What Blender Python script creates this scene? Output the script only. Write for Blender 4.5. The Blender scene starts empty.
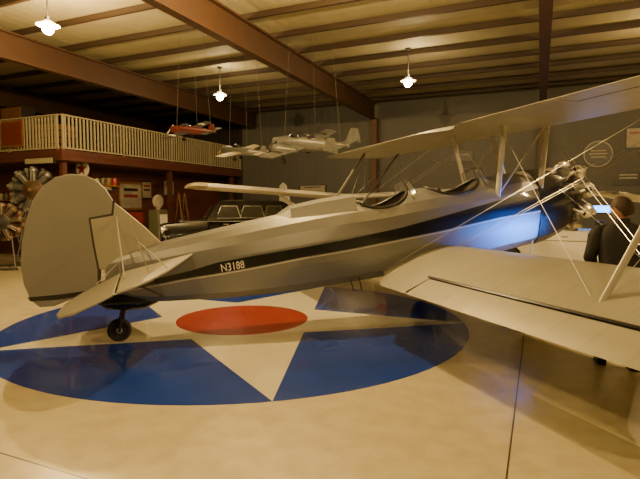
import bpy, bmesh, math, random
from mathutils import Vector, Matrix
random.seed(4)
C = bpy.context.scene.collection
PI = math.pi
R = math.radians
# ------------------------------------------------------------------ camera
F = 500.0; H = 1.65; PIT = R(3.95)
cd = bpy.data.cameras.new('camera'); cam = bpy.data.objects.new('camera', cd); C.objects.link(cam)
cam.location = (0, 0, H); cam.rotation_euler = (PI/2 - PIT, 0, 0)
cd.sensor_width = 36; cd.lens = F/640*36; cd.clip_start = .05
bpy.context.scene.camera = cam
def ray(px, py):
    x = (px-320)/F; y = -(py-239.5)/F
    return Vector((x, math.cos(PIT)+y*math.sin(PIT), -math.sin(PIT)+y*math.cos(PIT)))
def at(px, py, Y):
    d = ray(px, py); return Vector((0, 0, H)) + d*(Y/d.y)
# aircraft frame
AO = Vector((-2.43, 5.97, 0)); AY = R(19.5)
AU = Vector((math.cos(AY), math.sin(AY), 0)); AW = Vector((-math.sin(AY), math.cos(AY), 0))
def AP(px, py, w):
    d = ray(px, py); o = Vector((0, 0, H)) - AO
    t = (w - o.dot(AW))/d.dot(AW); p = o + d*t
    return p.dot(AU), p.z
# building frame
BA = R(-23.7)
BX = Vector((math.cos(BA), math.sin(BA), 0)); BY = Vector((-math.sin(BA), math.cos(BA), 0))
def bpt(p): return p.dot(BX), p.dot(BY), p.z
# ------------------------------------------------------------------ materials
def mat(name, col, rough=.5, metal=0., noise=.12, ns=4., bump=0., coat=0., emit=0., trans=0., alpha=1., bs=None):
    m = bpy.data.materials.new(name); m.use_nodes = True
    nt = m.node_tree; N = nt.nodes; L = nt.links; b = N['Principled BSDF']
    tc = N.new('ShaderNodeTexCoord'); nz = N.new('ShaderNodeTexNoise'); nz.inputs['Scale'].default_value = ns; nz.inputs['Detail'].default_value = 5
    L.new(tc.outputs['Object'], nz.inputs['Vector'])
    mx = N.new('ShaderNodeMix'); mx.data_type = 'RGBA'
    mx.inputs[6].default_value = (*[c*(1-noise) for c in col], 1); mx.inputs[7].default_value = (*[min(1, c*(1+noise)) for c in col], 1)
    L.new(nz.outputs['Fac'], mx.inputs[0]); L.new(mx.outputs[2], b.inputs['Base Color'])
    b.inputs['Roughness'].default_value = rough; b.inputs['Metallic'].default_value = metal
    b.inputs['Coat Weight'].default_value = coat; b.inputs['Transmission Weight'].default_value = trans; b.inputs['Alpha'].default_value = alpha
    if emit: b.inputs['Emission Color'].default_value = (*col, 1); b.inputs['Emission Strength'].default_value = emit
    if bump:
        bp = N.new('ShaderNodeBump'); bp.inputs['Strength'].default_value = bump; n2 = N.new('ShaderNodeTexNoise'); n2.inputs['Scale'].default_value = bs or ns*4
        L.new(tc.outputs['Object'], n2.inputs['Vector']); L.new(n2.outputs['Fac'], bp.inputs['Height']); L.new(bp.outputs['Normal'], b.inputs['Normal'])
    return m
def ribbed(name, col, rough, metal, axis, period, strength, noise=.1, coat=0, dist=.01, line=0.):
    m = mat(name, col, rough, metal, noise, 1.7, coat=coat); nt = m.node_tree; N = nt.nodes; L = nt.links
    tc = N.new('ShaderNodeTexCoord'); w = N.new('ShaderNodeTexWave'); w.bands_direction = axis; w.inputs['Scale'].default_value = 2*PI/20/period
    L.new(tc.outputs['Object'], w.inputs['Vector']); bp = N.new('ShaderNodeBump'); bp.inputs['Strength'].default_value = strength; bp.inputs['Distance'].default_value = dist
    L.new(w.outputs['Fac'], bp.inputs['Height']); L.new(bp.outputs['Normal'], N['Principled BSDF'].inputs['Normal'])
    if line:
        b = N['Principled BSDF']; src = b.inputs['Base Color'].links[0].from_socket
        cr = N.new('ShaderNodeValToRGB'); cr.color_ramp.elements[0].position = .95; cr.color_ramp.elements[0].color = (1, 1, 1, 1); cr.color_ramp.elements[1].position = .99; cr.color_ramp.elements[1].color = (1-line, 1-line, 1-line, 1)
        L.new(w.outputs['Fac'], cr.inputs[0])
        mu = N.new('ShaderNodeMix'); mu.data_type = 'RGBA'; mu.blend_type = 'MULTIPLY'; mu.inputs[0].default_value = 1; L.new(src, mu.inputs[6]); L.new(cr.outputs[0], mu.inputs[7]); L.new(mu.outputs[2], b.inputs['Base Color'])
    return m
M = {}
M['silver'] = mat('silver_fabric', (.26, .265, .26), .34, .5, .10, 1.5)
M['wing'] = ribbed('wing_fabric', (.38, .37, .30), .36, .25, 'Y', .34, .25, .2, dist=.006, line=.07)
M['tail'] = mat('tail_fabric', (.25, .245, .225), .45, .3, .12, 2)
M['fin'] = mat('fin_fabric', (.36, .345, .28), .42, .2, .1, 2)
M['black'] = mat('black_gloss', (.007, .008, .011), .25, 0, .2, 3, coat=.4)
M['leather'] = mat('black_leather', (.02, .016, .014), .45, 0, .3, 20, bump=.3)
M['dark'] = mat('dark_interior', (.03, .025, .02), .8)
M['white'] = mat('white_paint', (.66, .63, .56), .4)
M['whitecar'] = mat('white_car_paint', (.72, .72, .70), .25, coat=.5, noise=.04)
M['chrome'] = mat('chrome', (.8, .8, .8), .18, 1, .05)
M['alloy'] = mat('cast_alloy', (.66, .65, .62), .28, .85, .2, 12, bump=.12)
M['alloydull'] = mat('dull_alloy', (.26, .25, .23), .45, .7, .35, 12, bump=.2)
M['castdark'] = mat('dark_casting', (.06, .055, .05), .45, .5, .3, 12, bump=.3)
M['rust'] = mat('rusty_metal', (.20, .13, .08), .5, .6, .4, 9, bump=.3)
M['rubber'] = mat('rubber', (.018, .017, .016), .7, 0, .25, 25, bump=.3)
M['glass'] = mat('clear_glass', (.8, .85, .85), .05, 0, .02, 2, alpha=.22)
M['darkglass'] = mat('dark_glass', (.02, .022, .025), .06, 0, .1, 2, coat=.5)
M['carglass'] = mat('car_window_glass', (.08, .08, .075), .08, 0, .5, 3, coat=.5)
M['wire'] = mat('steel_wire', (.55, .53, .48), .3, .9, .1)
M['thread'] = mat('dark_thread', (.08, .07, .06), .6)
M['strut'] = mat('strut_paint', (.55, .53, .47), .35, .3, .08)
M['strutdim'] = mat('dimmed_strut_paint', (.16, .15, .13), .4, .1, .08)  # strut paint with the dimness of the far side put into its colour
M['blue'] = mat('blue_floor_paint', (.012, .045, .34), .2, 0, .3, 2.2, coat=.3)
M['red'] = mat('red_floor_paint', (.30, .032, .024), .25, 0, .2, 2.2, coat=.3)
M['starwhite'] = mat('white_floor_paint', (.62, .59, .45), .25, 0, .1, 2.2, coat=.3)
M['steelbrown'] = mat('brown_steel', (.085, .042, .022), .6, .1, .2, 3)
M['purlin'] = mat('purlin_steel', (.045, .026, .015), .6, .1, .2, 3)
M['roof'] = ribbed('roof_insulation', (.38, .34, .22), .7, 0, 'X', .3, .4, .18)
M['backwall'] = ribbed('metal_wall', (.085, .083, .077), .6, 0, 'X', .3, .3, .15)
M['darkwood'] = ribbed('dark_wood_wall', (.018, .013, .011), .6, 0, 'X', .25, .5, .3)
M['maroon'] = ribbed('maroon_boards', (.085, .024, .016), .6, 0, 'Z', .2, .5, .25)
M['cream'] = mat('cream_wood', (.34, .30, .20), .55, 0, .15, 6)
M['orange'] = mat('orange_paint', (.45, .10, .015), .45)
M['redbrown'] = mat('red_brown_panel', (.16, .032, .012), .45, 0, .3, 3)
M['redp'] = mat('red_enamel', (.24, .02, .015), .35, coat=.3)
M['darkred'] = mat('dark_red_model', (.07, .010, .009), .35, coat=.3)
M['blackcar'] = mat('black_car_paint', (.012, .012, .012), .15, 0, .1, 2, coat=.8)
M['yellow'] = mat('yellow_paint', (.65, .42, .05), .45)
M['greymodel'] = mat('grey_model', (.17, .17, .155), .4, .4, .45, 8)
M['bulb'] = mat('lamp_bulb', (1., .76, .42), .3, emit=60)
M['bluneon'] = mat('blue_neon', (.03, .28, 1.), .3, emit=9)
M['headlamp'] = mat('headlamp_glass', (.6, .6, .55), .1, .3, .1, 8)
M['skin'] = mat('skin', (.48, .28, .18), .5, 0, .08, 15)
M['hair'] = mat('brown_hair', (.06, .035, .02), .6, 0, .4, 60, bump=.6)
M['jacket'] = mat('dark_jacket', (.014, .013, .014), .75, 0, .3, 18, bump=.4)
M['jeans'] = mat('dark_trousers', (.014, .015, .022), .8, 0, .3, 25, bump=.3)
M['shoe'] = mat('black_shoe', (.012, .011, .01), .4)
M['paper'] = mat('poster_paper', (.34, .30, .23), .6, 0, .35, 9)
M['signdark'] = mat('dark_sign', (.02, .02, .018), .4, 0, .3, 12)
M['wood'] = mat('brown_wood', (.20, .09, .03), .5, 0, .35, 6)
M['olive'] = mat('olive_paint', (.09, .09, .05), .5)
def floor_mat():
    m = mat('polished_concrete', (.57, .51, .33), .28, 0, .14, .9, coat=.3); nt = m.node_tree; N = nt.nodes; L = nt.links; b = N['Principled BSDF']
    b.inputs['Coat Roughness'].default_value = .12
    tc = N.new('ShaderNodeTexCoord'); sp = N.new('ShaderNodeSeparateXYZ'); L.new(tc.outputs['Object'], sp.inputs[0])
    masks = []
    for ax, off in (('X', .14), ('Y', -2.1)):
        a = N.new('ShaderNodeMath'); a.operation = 'ADD'; a.inputs[1].default_value = off; L.new(sp.outputs[ax], a.inputs[0])
        p = N.new('ShaderNodeMath'); p.operation = 'PINGPONG'; p.inputs[1].default_value = 4.5; L.new(a.outputs[0], p.inputs[0])
        l = N.new('ShaderNodeMath'); l.operation = 'LESS_THAN'; l.inputs[1].default_value = .006; L.new(p.outputs[0], l.inputs[0]); masks.append(l)
    mm = N.new('ShaderNodeMath'); mm.operation = 'MAXIMUM'; L.new(masks[0].outputs[0], mm.inputs[0]); L.new(masks[1].outputs[0], mm.inputs[1])
    src = b.inputs['Base Color'].links[0].from_socket
    n2 = N.new('ShaderNodeTexNoise'); n2.inputs['Scale'].default_value = 5; n2.inputs['Detail'].default_value = 8; L.new(tc.outputs['Object'], n2.inputs['Vector'])
    cr = N.new('ShaderNodeValToRGB'); cr.color_ramp.elements[0].position = .35; cr.color_ramp.elements[0].color = (.86, .84, .8, 1); cr.color_ramp.elements[1].position = .6; cr.color_ramp.elements[1].color = (1, 1, 1, 1)
    L.new(n2.outputs['Fac'], cr.inputs[0])
    mu = N.new('ShaderNodeMix'); mu.data_type = 'RGBA'; mu.blend_type = 'MULTIPLY'; mu.inputs[0].default_value = 1; L.new(src, mu.inputs[6]); L.new(cr.outputs[0], mu.inputs[7])
    mx = N.new('ShaderNodeMix'); mx.data_type = 'RGBA'; mx.inputs[7].default_value = (.05, .035, .02, 1)
    L.new(mm.outputs[0], mx.inputs[0]); L.new(mu.outputs[2], mx.inputs[6]); L.new(mx.outputs[2], b.inputs['Base Color'])
    return m
M['floor'] = floor_mat()
# ------------------------------------------------------------------ mesh builder
class MB:
    def __init__(s): s.v = []; s.f = []
    def add(s, v, f):
        o = len(s.v); s.v += [Vector(p) for p in v]; s.f += [tuple(i+o for i in q) for q in f]; return s
    def box(s, c, d, rot=None):
        c = Vector(c); x, y, z = [k/2 for k in d]
        vs = [Vector((sx*x, sy*y, sz*z)) for sx in (-1, 1) for sy in (-1, 1) for sz in (-1, 1)]
        if rot is not None: vs = [rot @ p for p in vs]
        return s.add([p+c for p in vs], [(0, 1, 3, 2), (4, 6, 7, 5), (0, 4, 5, 1), (2, 3, 7, 6), (0, 2, 6, 4), (1, 5, 7, 3)])
    def loft(s, rings, cap=True, close=True):
        n = len(rings[0]); v = [p for r in rings for p in r]; f = []
        for i in range(len(rings)-1):
            for j in range(n if close else n-1):
                k = (j+1) % n
                f.append((i*n+j, i*n+k, (i+1)*n+k, (i+1)*n+j))
        if cap: f.append(tuple(range(n))[::-1]); f.append(tuple((len(rings)-1)*n+j for j in range(n)))
        return s.add(v, f)
    def tube(s, pts, r, n=8, ry=None):
        pts = [Vector(p) for p in pts]; rs = r if isinstance(r, (list, tuple)) else [r]*len(pts)
        rings = []; prev = None
        for i, p in enumerate(pts):
            t = (pts[min(i+1, len(pts)-1)]-pts[max(i-1, 0)]).normalized()
            if prev is None:
                u = t.cross(Vector((0, 0, 1)) if abs(t.z) < .9 else Vector((0, 1, 0))).normalized()
            else: u = (prev - t*prev.dot(t)).normalized()
            prev = u; w = t.cross(u)
            k = ry if ry else 1
            rings.append([p+u*math.cos(2*PI*j/n)*rs[i]*k+w*math.sin(2*PI*j/n)*rs[i] for j in range(n)])
        return s.loft(rings)
    def lathe(s, prof, n=24, o=(0, 0, 0), ax=(0, 0, 1)):
        ax = Vector(ax).normalized(); o = Vector(o)
        u = ax.cross(Vector((0, 0, 1)) if abs(ax.z) < .9 else Vector((1, 0, 0))).normalized(); w = ax.cross(u)
        return s.loft([[o+ax*z+(u*math.cos(2*PI*j/n)+w*math.sin(2*PI*j/n))*max(r, .0005) for j in range(n)] for r, z in prof])
    def prism(s, pts, vec):
        vec = Vector(vec); pts = [Vector(p) for p in pts]
        return s.loft([pts, [p+vec for p in pts]])
    def sphere(s, c, r, n=14, m=9):
        c = Vector(c); r = r if isinstance(r, (tuple, list)) else (r, r, r)
        rings = []
        for i in range(m+1):
            a = -PI/2+PI*i/m; k = max(math.cos(a), .01)
            rings.append([c+Vector((r[0]*k*math.cos(2*PI*j/n), r[1]*k*math.sin(2*PI*j/n), r[2]*math.sin(a))) for j in range(n)])
        return s.loft(rings)
    def mesh(s, name, m, ang=35):
        me = bpy.data.meshes.new(name); me.from_pydata([tuple(p) for p in s.v], [], s.f); me.update()
        bm = bmesh.new(); bm.from_mesh(me); bmesh.ops.recalc_face_normals(bm, faces=bm.faces); bm.to_mesh(me); bm.free()
        for p in me.polygons: p.use_smooth = True
        me.set_sharp_from_angle(angle=R(ang))
        if m: me.materials.append(m)
        return me
    def build(s, name, m, parent=None, ang=35):
        o = bpy.data.objects.new(name, s.mesh(name, m, ang)); C.objects.link(o)
        if parent: o.parent = parent
        return o
def bevel(o, w=.01, seg=2):
    b = o.modifiers.new('bevel', 'BEVEL'); b.width = w; b.segments = seg; b.limit_method = 'ANGLE'; return o
def thing(name, label, cat, loc=(0, 0, 0), rz=0., group=None):
    o = bpy.data.objects.new(name, None); C.objects.link(o); o.location = loc; o.rotation_euler = (0, 0, rz)
    o['label'] = label; o['category'] = cat
    if group: o['group'] = group
    return o
def struct(name, mb, m, ang=35):
    o = mb.build(name, m, None, ang); o['kind'] = 'structure'; o.rotation_euler.z = BA; return o
def V(*a): return Vector(a)
# ------------------------------------------------------------------ the hangar
AB = 19.2
def roofz(a): return 5.62+(AB-a)*.004
struct('floor', MB().box((-4, 2.6, -.1), (42, 34, .2)), M['floor'])
rf = MB(); rf.loft([[V(-25, -14.4, roofz(-14.4)+.16), V(17, -14.4, roofz(-14.4)+.16), V(17, -14.4, roofz(-14.4)+.26), V(-25, -14.4, roofz(-14.4)+.26)],
                    [V(-25, 19.4, roofz(19.4)+.16), V(17, 19.4, roofz(19.4)+.16), V(17, 19.4, roofz(19.4)+.26), V(-25, 19.4, roofz(19.4)+.26)]])
struct('ceiling', rf, M['roof'])
struct('wall_back', MB().box((2.3, AB+.1, 2.9), (29, .2, 5.8)), M['backwall'])
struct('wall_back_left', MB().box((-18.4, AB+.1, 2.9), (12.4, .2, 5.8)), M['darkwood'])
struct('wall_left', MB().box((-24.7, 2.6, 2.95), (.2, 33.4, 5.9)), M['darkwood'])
struct('wall_right', MB().box((16.7, 2.6, 2.95), (.2, 33.4, 5.9)), M['backwall'])
struct('wall_front', MB().box((-4, -14.2, 2.95), (41.4, .2, 5.9)), M['backwall'])
for b in (-16.8, -11.4, -6.0, 0, 5.6, 11.2):
    mb = MB()
    for z0, z1, w in ((0, .02, .22), (.02, .60, .02), (.60, .62, .22)):
        rings = []
        for a in (-14, AB-.3):
            top = roofz(a); bt = top-.66
            rings.append([V(b-w/2, a, bt+z0), V(b+w/2, a, bt+z0), V(b+w/2, a, bt+z1 if z1 < .6 else top-.02), V(b-w/2, a, bt+z1 if z1 < .6 else top-.02)])
        mb.loft(rings)
    struct('rafter', mb, M['steelbrown'])
    mb = MB()
    for dx, dy, sx, sy in ((0, -.15, .24, .02), (0, .0, .02, .3), (0, .15, .24, .02)): mb.box((b+dx, AB-.18+dy, 2.52), (sx, sy, 5.04))
    if b > -11: struct('column', mb, M['steelbrown'])
a = AB-.5
while a > -4:
    z = roofz(a)
    mb = MB().box((-4, a, z+.07), (41, .015, .14)).box((-4, a+.035, z+.14), (41, .07, .015)).box((-4, a-.035, z+.005), (41, .07, .015))
    struct('purlin', mb, M['purlin'])
    a -= 1.3
# mezzanine
struct('mezzanine_floor', MB().box((-18.4, 14.55, 3.05), (12.4, 9.2, .3)), M['maroon'])
struct('wall_under_mezzanine_side', MB().box((-13.5, 15.2, 1.45), (.16, 8.0, 2.9)), M['maroon'])
struct('wall_under_mezzanine_front', MB().box((-19.1, 11.2, 1.45), (11.0, .16, 2.9)), M['maroon'])
for a_ in (10.15, 14.6, 18.6):
    struct('mezzanine_post', MB().box((-12.4, a_, 1.45), (.14, .14, 2.9)), M['maroon'])
def railing(p0, p1, label):
    p0 = Vector(p0); p1 = Vector(p1); L = (p1-p0).length; ang = math.atan2(p1.y-p0.y, p1.x-p0.x)
    w = Matrix.Rotation(BA, 3, 'Z') @ p0
    t = thing('balcony_railing', label, 'railing', w, BA+ang)
    MB().box((L/2, 0, .96), (L, .08, .035)).build('top_rail', M['cream'], t)
    MB().box((L/2, 0, .05), (L, .05, .04)).build('bottom_rail', M['cream'], t)
    n = max(1, round(L/2.3)); sp = L/n
    for i in range(n+1): MB().box((min(max(i*sp, .05), L-.05), 0, .48), (.05, .05, .96)).build('post', M['cream'], t)
    for i in range(n):
        mb = MB(); k = int(sp/.125)
        for j in range(1, k): mb.box((i*sp+j*sp/k, 0, .5), (.05, .025, .90))
        mb.build('picket_panel', M['cream'], t)
railing((-12.25, 10.0, 3.2), (-12.25, 19.15, 3.2), 'cream picket railing receding along the upper balcony toward the back wall')
railing((-18.6, 10.0, 3.2), (-12.36, 10.0, 3.2), 'cream picket railing on the balcony front above the displayed engines')
# ------------------------------------------------------------------ floor emblem
ec = Vector((-1.12, 7.17, 0)); er = 3.15; a0 = math.atan2(-3.07, .72)
em = thing('floor_emblem', 'blue disc with white star and red centre painted on the floor', 'painted emblem', ec)
MB().lathe([(er, 0), (er, .002)], 96).build('blue_disc', M['blue'], em)
st = [V(math.cos(a0+i*PI/5)*(er if i % 2 == 0 else er*.382), math.sin(a0+i*PI/5)*(er if i % 2 == 0 else er*.382), .002) for i in range(10)]
MB().prism(st, (0, 0, .002)).build('white_star', M['starwhite'], em)
MB().lathe([(.94, .004), (.94, .006)], 64).build('red_disc', M['red'], em)
# ------------------------------------------------------------------ lamps
def lamp(b, a_, z, energy, label=None):
    w = BX*b+BY*a_
    ld = bpy.data.lights.new('bulb_light', 'POINT'); ld.energy = energy; ld.color = (1, .66, .25); ld.shadow_soft_size = .035
    lo = bpy.data.objects.new('bulb_light', ld); C.objects.link(lo)
    if not label:
        lo.location = (w.x, w.y, z-.12); return
    t = thing('pendant_lamp', label, 'lamp', (w.x, w.y, z))
    top = roofz(a_)+.16-z
    MB().tube([(0, 0, .18), (0, 0, top-.03)], .012).build('hanging_rod', M['castdark'], t)
    MB().lathe([(.07, top-.05), (.07, top)], 16).build('ceiling_plate', M['castdark'], t)
    MB().lathe([(.03, .2), (.05, .18), (.055, .05), (.04, .03)], 16).build('lamp_holder', M['castdark'], t)
    MB().lathe([(.055, .12), (.10, .09), (.20, .03), (.205, .025), (.10, .07), (.05, .10)], 24).build('lamp_shade', M['white'], t)
    MB().sphere((0, 0, -.02), (.11, .11, .12)).build('bulb', M['bulb'], t)
    lo.parent = t; lo.location = (0, 0, -.24)
    ul = bpy.data.lights.new('upward_glow', 'POINT'); ul.energy = 60; ul.color = (1, .74, .36); ul.shadow_soft_size = .08
    uo = bpy.data.objects.new('upward_glow', ul); C.objects.link(uo); uo.parent = t; uo.location = (.18, -.18, min(.28, top-.25))
vis = {(-9.2, 7): (48, 27, 9.6, 'glowing pendant lamp nearest the camera, above the rounded tail rudder'),
       (-9.2, 13.6): (220, 96, 15.4, 'glowing pendant lamp above the picket balcony and hanging model aircraft'),
       (-3.3, 13.6): (408, 82, 13.6, 'glowing pendant lamp above the upper wing of the biplane')}
EN = {-6.2: 50, .4: 420, 7: 1000, 13.6: 40}
for b in (-15, -9.2, -3.3, 2.6, 8.5):
    for a_ in (-6.2, .4, 7, 13.6):
        e = EN[a_]*(1 if -10 < b < 3 else .15)
        if a_ == .4 and b < -8: e = 180
        if a_ == 7 and b == -9.2: e = 760
        if a_ > 13 and b > 2: e = 110
        if (b, a_) in vis:
            px, py, D, lb = vis[(b, a_)]; p = at(px, py, D); q = bpt(p); lamp(q[0], q[1], q[2], e, lb)
        elif not (b == -15 and a_ > 3): lamp(b, a_, 5.1, e)
# unseen blue area light added right of the aircraft for the nose glow
bl = bpy.data.lights.new('added_blue_light', 'AREA'); bl.energy = 9; bl.color = (.02, .22, 1.); bl.shape = 'DISK'; bl.size = .6; bl.spread = R(24)
bo = bpy.data.objects.new('added_blue_light', bl); C.objects.link(bo); bo.location = (6.4, 5.6, .7)
bo.rotation_euler = (Vector((2.8, 7.4, 1.24))-bo.location).to_track_quat('-Z', 'Y').to_euler()
# ------------------------------------------------------------------ biplane
PL = thing('biplane', 'silver open-cockpit biplane with black side stripe and radial engine', 'airplane', AO, AY)
KEYS = [(-.14, .66, .98, .025), (.25, .50, 1.13, .12), (.9, .48, 1.29, .21), (1.4, .49, 1.40, .28), (2.1, .53, 1.55, .34), (2.7, .59, 1.66, .38), (3.4, .67, 1.76, .40),
        (4.0, .75, 1.87, .41), (4.9, .88, 2.01, .43), (5.6, 1.00, 2.13, .43), (6.1, 1.10, 2.20, .43), (6.5, 1.24, 2.18, .39), (6.72, 1.38, 2.09, .32)]
def sec(u):
    K = KEYS; u = min(max(u, K[0][0]), K[-1][0])
    for i in range(len(K)-1):
        if u <= K[i+1][0]: break
    p0 = K[max(i-1, 0)]; p1 = K[i]; p2 = K[i+1]; p3 = K[min(i+2, len(K)-1)]
    t = (u-p1[0])/(p2[0]-p1[0]); out = []
    for c in (1, 2, 3):
        h = p2[0]-p1[0]
        m1 = (p2[c]-p0[c])/(p2[0]-p0[0])*h; m2 = (p3[c]-p1[c])/(p3[0]-p1[0])*h
        out.append((2*t**3-3*t**2+1)*p1[c]+(t**3-2*t**2+t)*m1+(-2*t**3+3*t**2)*p2[c]+(t**3-t**2)*m2)
    return out
FT = [(0, .70), (.09, .90), (.32, 1.0), (.58, .99), (.74, .90), (.86, .70), (.95, .40), (1.0, .12)]
def ft(t):
    t = min(max(t, 0), 1)
    for i in range(len(FT)-1):
        if t <= FT[i+1][0]: break
    k = (t-FT[i][0])/(FT[i+1][0]-FT[i][0]); return FT[i][1]+(FT[i+1][1]-FT[i][1])*k
def hwid(u, z):
    zb, zt, hw = sec(u); return hw*ft((z-zb)/(zt-zb))
def topz(u, w):
    zb, zt, hw = sec(u); k = min(abs(w)/hw, .985)
    if k < .12: return zt
    for i in range(len(FT)-1, 2, -1):
        if FT[i-1][1] >= k: break
    q = (FT[i-1][1]-k)/(FT[i-1][1]-FT[i][1]); t = FT[i-1][0]+(FT[i][0]-FT[i-1][0])*q
    return zb+(zt-zb)*t
def ring(u, off=0.):
    zb, zt, hw = sec(u); z = lambda t: zb-off+(zt-zb+2*off)*t
    return [V(u, -(hw*f+off), z(t)) for t, f in FT]+[V(u, hw*f+off, z(t)) for t, f in FT[::-1]]
us = [-.14+i*(6.86/48) for i in range(49)]
fo = MB().loft([ring(u) for u in us]).build('fuselage', M['silver'], PL, 9)
cps = [(3.46, .42, .28), (4.64, .45, .29)]
for uc, ru, rw in cps:
    zf = sec(uc)[0]+.12
    ct = MB().prism([V(uc+ru*math.cos(2*PI*i/36), rw*math.sin(2*PI*i/36), zf) for i in range(36)], (0, 0, 2)).build('cutter', M['dark'], PL)
    bo_ = fo.modifiers.new('cut', 'BOOLEAN'); bo_.operation = 'DIFFERENCE'; bo_.object = ct; bo_.solver = 'EXACT'; bo_.material_mode = 'TRANSFER'
    bpy.context.view_layer.update()
    dg = bpy.context.evaluated_depsgraph_get(); me = bpy.data.meshes.new_from_object(fo.evaluated_get(dg)); fo.modifiers.clear(); fo.data = me
    bpy.data.objects.remove(ct)
for uc, ru, rw in cps:
    pts = [V(uc+ru*math.cos(2*PI*i/40), rw*math.sin(2*PI*i/40), topz(uc+ru*math.cos(2*PI*i/40), rw*math.sin(2*PI*i/40))+.004) for i in range(41)]
    MB().tube(pts, .020, 8).build('cockpit_rim', M['leather'], fo)
    zb = sec(uc)[0]; zt = sec(uc)[1]
    s = MB().box((uc-.1, 0, zb+.42), (.42, .42, .10)).box((uc-.27, 0, zt-.31), (.09, .40, .48), Matrix.Rotation(R(-12), 3, 'Y'))
    bevel(s.build('seat', M['leather'], PL), .03)
    ip = MB().box((uc+ru-.06, 0, zt-.22), (.03, .46, .26)).build('instrument_panel', M['castdark'], PL)
    for j in range(3): MB().lathe([(.045, 0), (.045, .012)], 16, (uc+ru-.075, -.13+j*.13, zt-.2), (-1, 0, 0)).build('gauge', M['white'], ip)
    u0 = uc+ru+.04
    ws = MB(); fr = MB(); base = []; top = []
    for s_ in (-1, -.45, .45, 1):
        ub = u0+.14*(1-abs(s_)**2)-.02; base.append(V(ub, s_*.24, topz(ub, s_*.24)-.005)); top.append(V(ub-.12, s_*.20, topz(ub, 0)+.15-.07*abs(s_)**3))
    for i in range(3): ws.add([base[i], base[i+1], top[i+1], top[i]], [(0, 1, 2, 3)])
    for i in range(4): fr.tube([base[i], top[i]], .006, 6)
    fr.tube(top, .006, 6); fr.tube(base, .008, 6)
    w_ = fr.build('windshield', M['castdark'], PL); ws.build('glass_pane', M['glass'], w_)
# raised angular fairing behind rear cockpit
MB().loft([[V(u, -.30*k, topz(u, .30*k)-.04), V(u, -.20*k, topz(u, 0)-.01+.07*h), V(u, 0, topz(u, 0)+.10*h), V(u, .20*k, topz(u, 0)-.01+.07*h), V(u, .30*k, topz(u, .30*k)-.04)] for u, k, h in ((1.95, .25, .0), (2.12, .62, .80), (2.5, .8, .95), (3.02, .92, 1.))]).build('headrest_fairing', M['silver'], PL, 6)
# stripe
SK = [(98, 291, 294), (140, 282.5, 287), (190, 271, 277.5), (215, 263, 273.5), (250, 256.5, 267.5), (300, 248, 257.5), (350, 239, 249), (400, 228, 239), (440, 217, 231), (500, 200, 217), (535, 189, 211)]
top_ = []; bot_ = []
for x, y1, y2 in SK:
    for y, lst in ((y1, top_), (y2, bot_)):
        w = -.3
        for _ in range(4): u, z = AP(x, y, w); w = -hwid(u, z)-.004
        lst.append((u, z))
def lerp(l, u):
    for i in range(len(l)-1):
        if u <= l[i+1][0]: break
    k = (u-l[i][0])/(l[i+1][0]-l[i][0]); return l[i][1]+(l[i+1][1]-l[i][1])*k
for sgn in (-1, 1):
    mb = MB(); rr = []; pn_ = MB(); pr_ = []
    for i in range(60):
        u = top_[0][0]+(6.08-top_[0][0])*i/59; zt_, zb_ = lerp(top_, u), lerp(bot_, u)
        rr.append([V(u, sgn*(hwid(u, zb_+(zt_-zb_)*k/6)+.008), zb_+(zt_-zb_)*k/6) for k in range(7)])
        pr_.append([V(u, sgn*(hwid(u, z_)+.008), z_) for z_ in (zb_-.028, zb_-.014)])
    mb.loft(rr, cap=False, close=False); mb.build('side_stripe', M['black'], fo)
    pn_.loft(pr_, cap=False, close=False); pn_.build('pinstripe', M['white'], fo)
    tcu = bpy.data.curves.new('txt', 'FONT'); tcu.body = 'N3188'; tcu.size = .135; tcu.offset = .001; tcu.align_x = 'CENTER'
    to = bpy.data.objects.new('txt', tcu); C.objects.link(to); bpy.context.view_layer.update()
    tm = bpy.data.meshes.new_from_object(to.evaluated_get(bpy.context.evaluated_depsgraph_get())); bpy.data.objects.remove(to)
    uc_, zc_ = AP(232.5, 266.0, -.28); sl = R(8.5)
    for v in tm.vertices:
        x, y = v.co.x*.78, v.co.y-.048
        if sgn > 0: x = -x
        u = uc_+x*math.cos(sl)-y*math.sin(sl); z = zc_+x*math.sin(sl)+y*math.cos(sl)
        v.co = (u, sgn*(hwid(u, z)+.014), z)
    tm.materials.clear(); tm.materials.append(M['white'])
    ro = bpy.data.objects.new('registration_number', tm); C.objects.link(ro); ro.parent = fo
MB().loft([ring(u, .012) for u in (5.95, 6.15, 6.3, 6.5, 6.65, 6.73)]).build('engine_cowling', M['black'], PL, 20)
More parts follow.
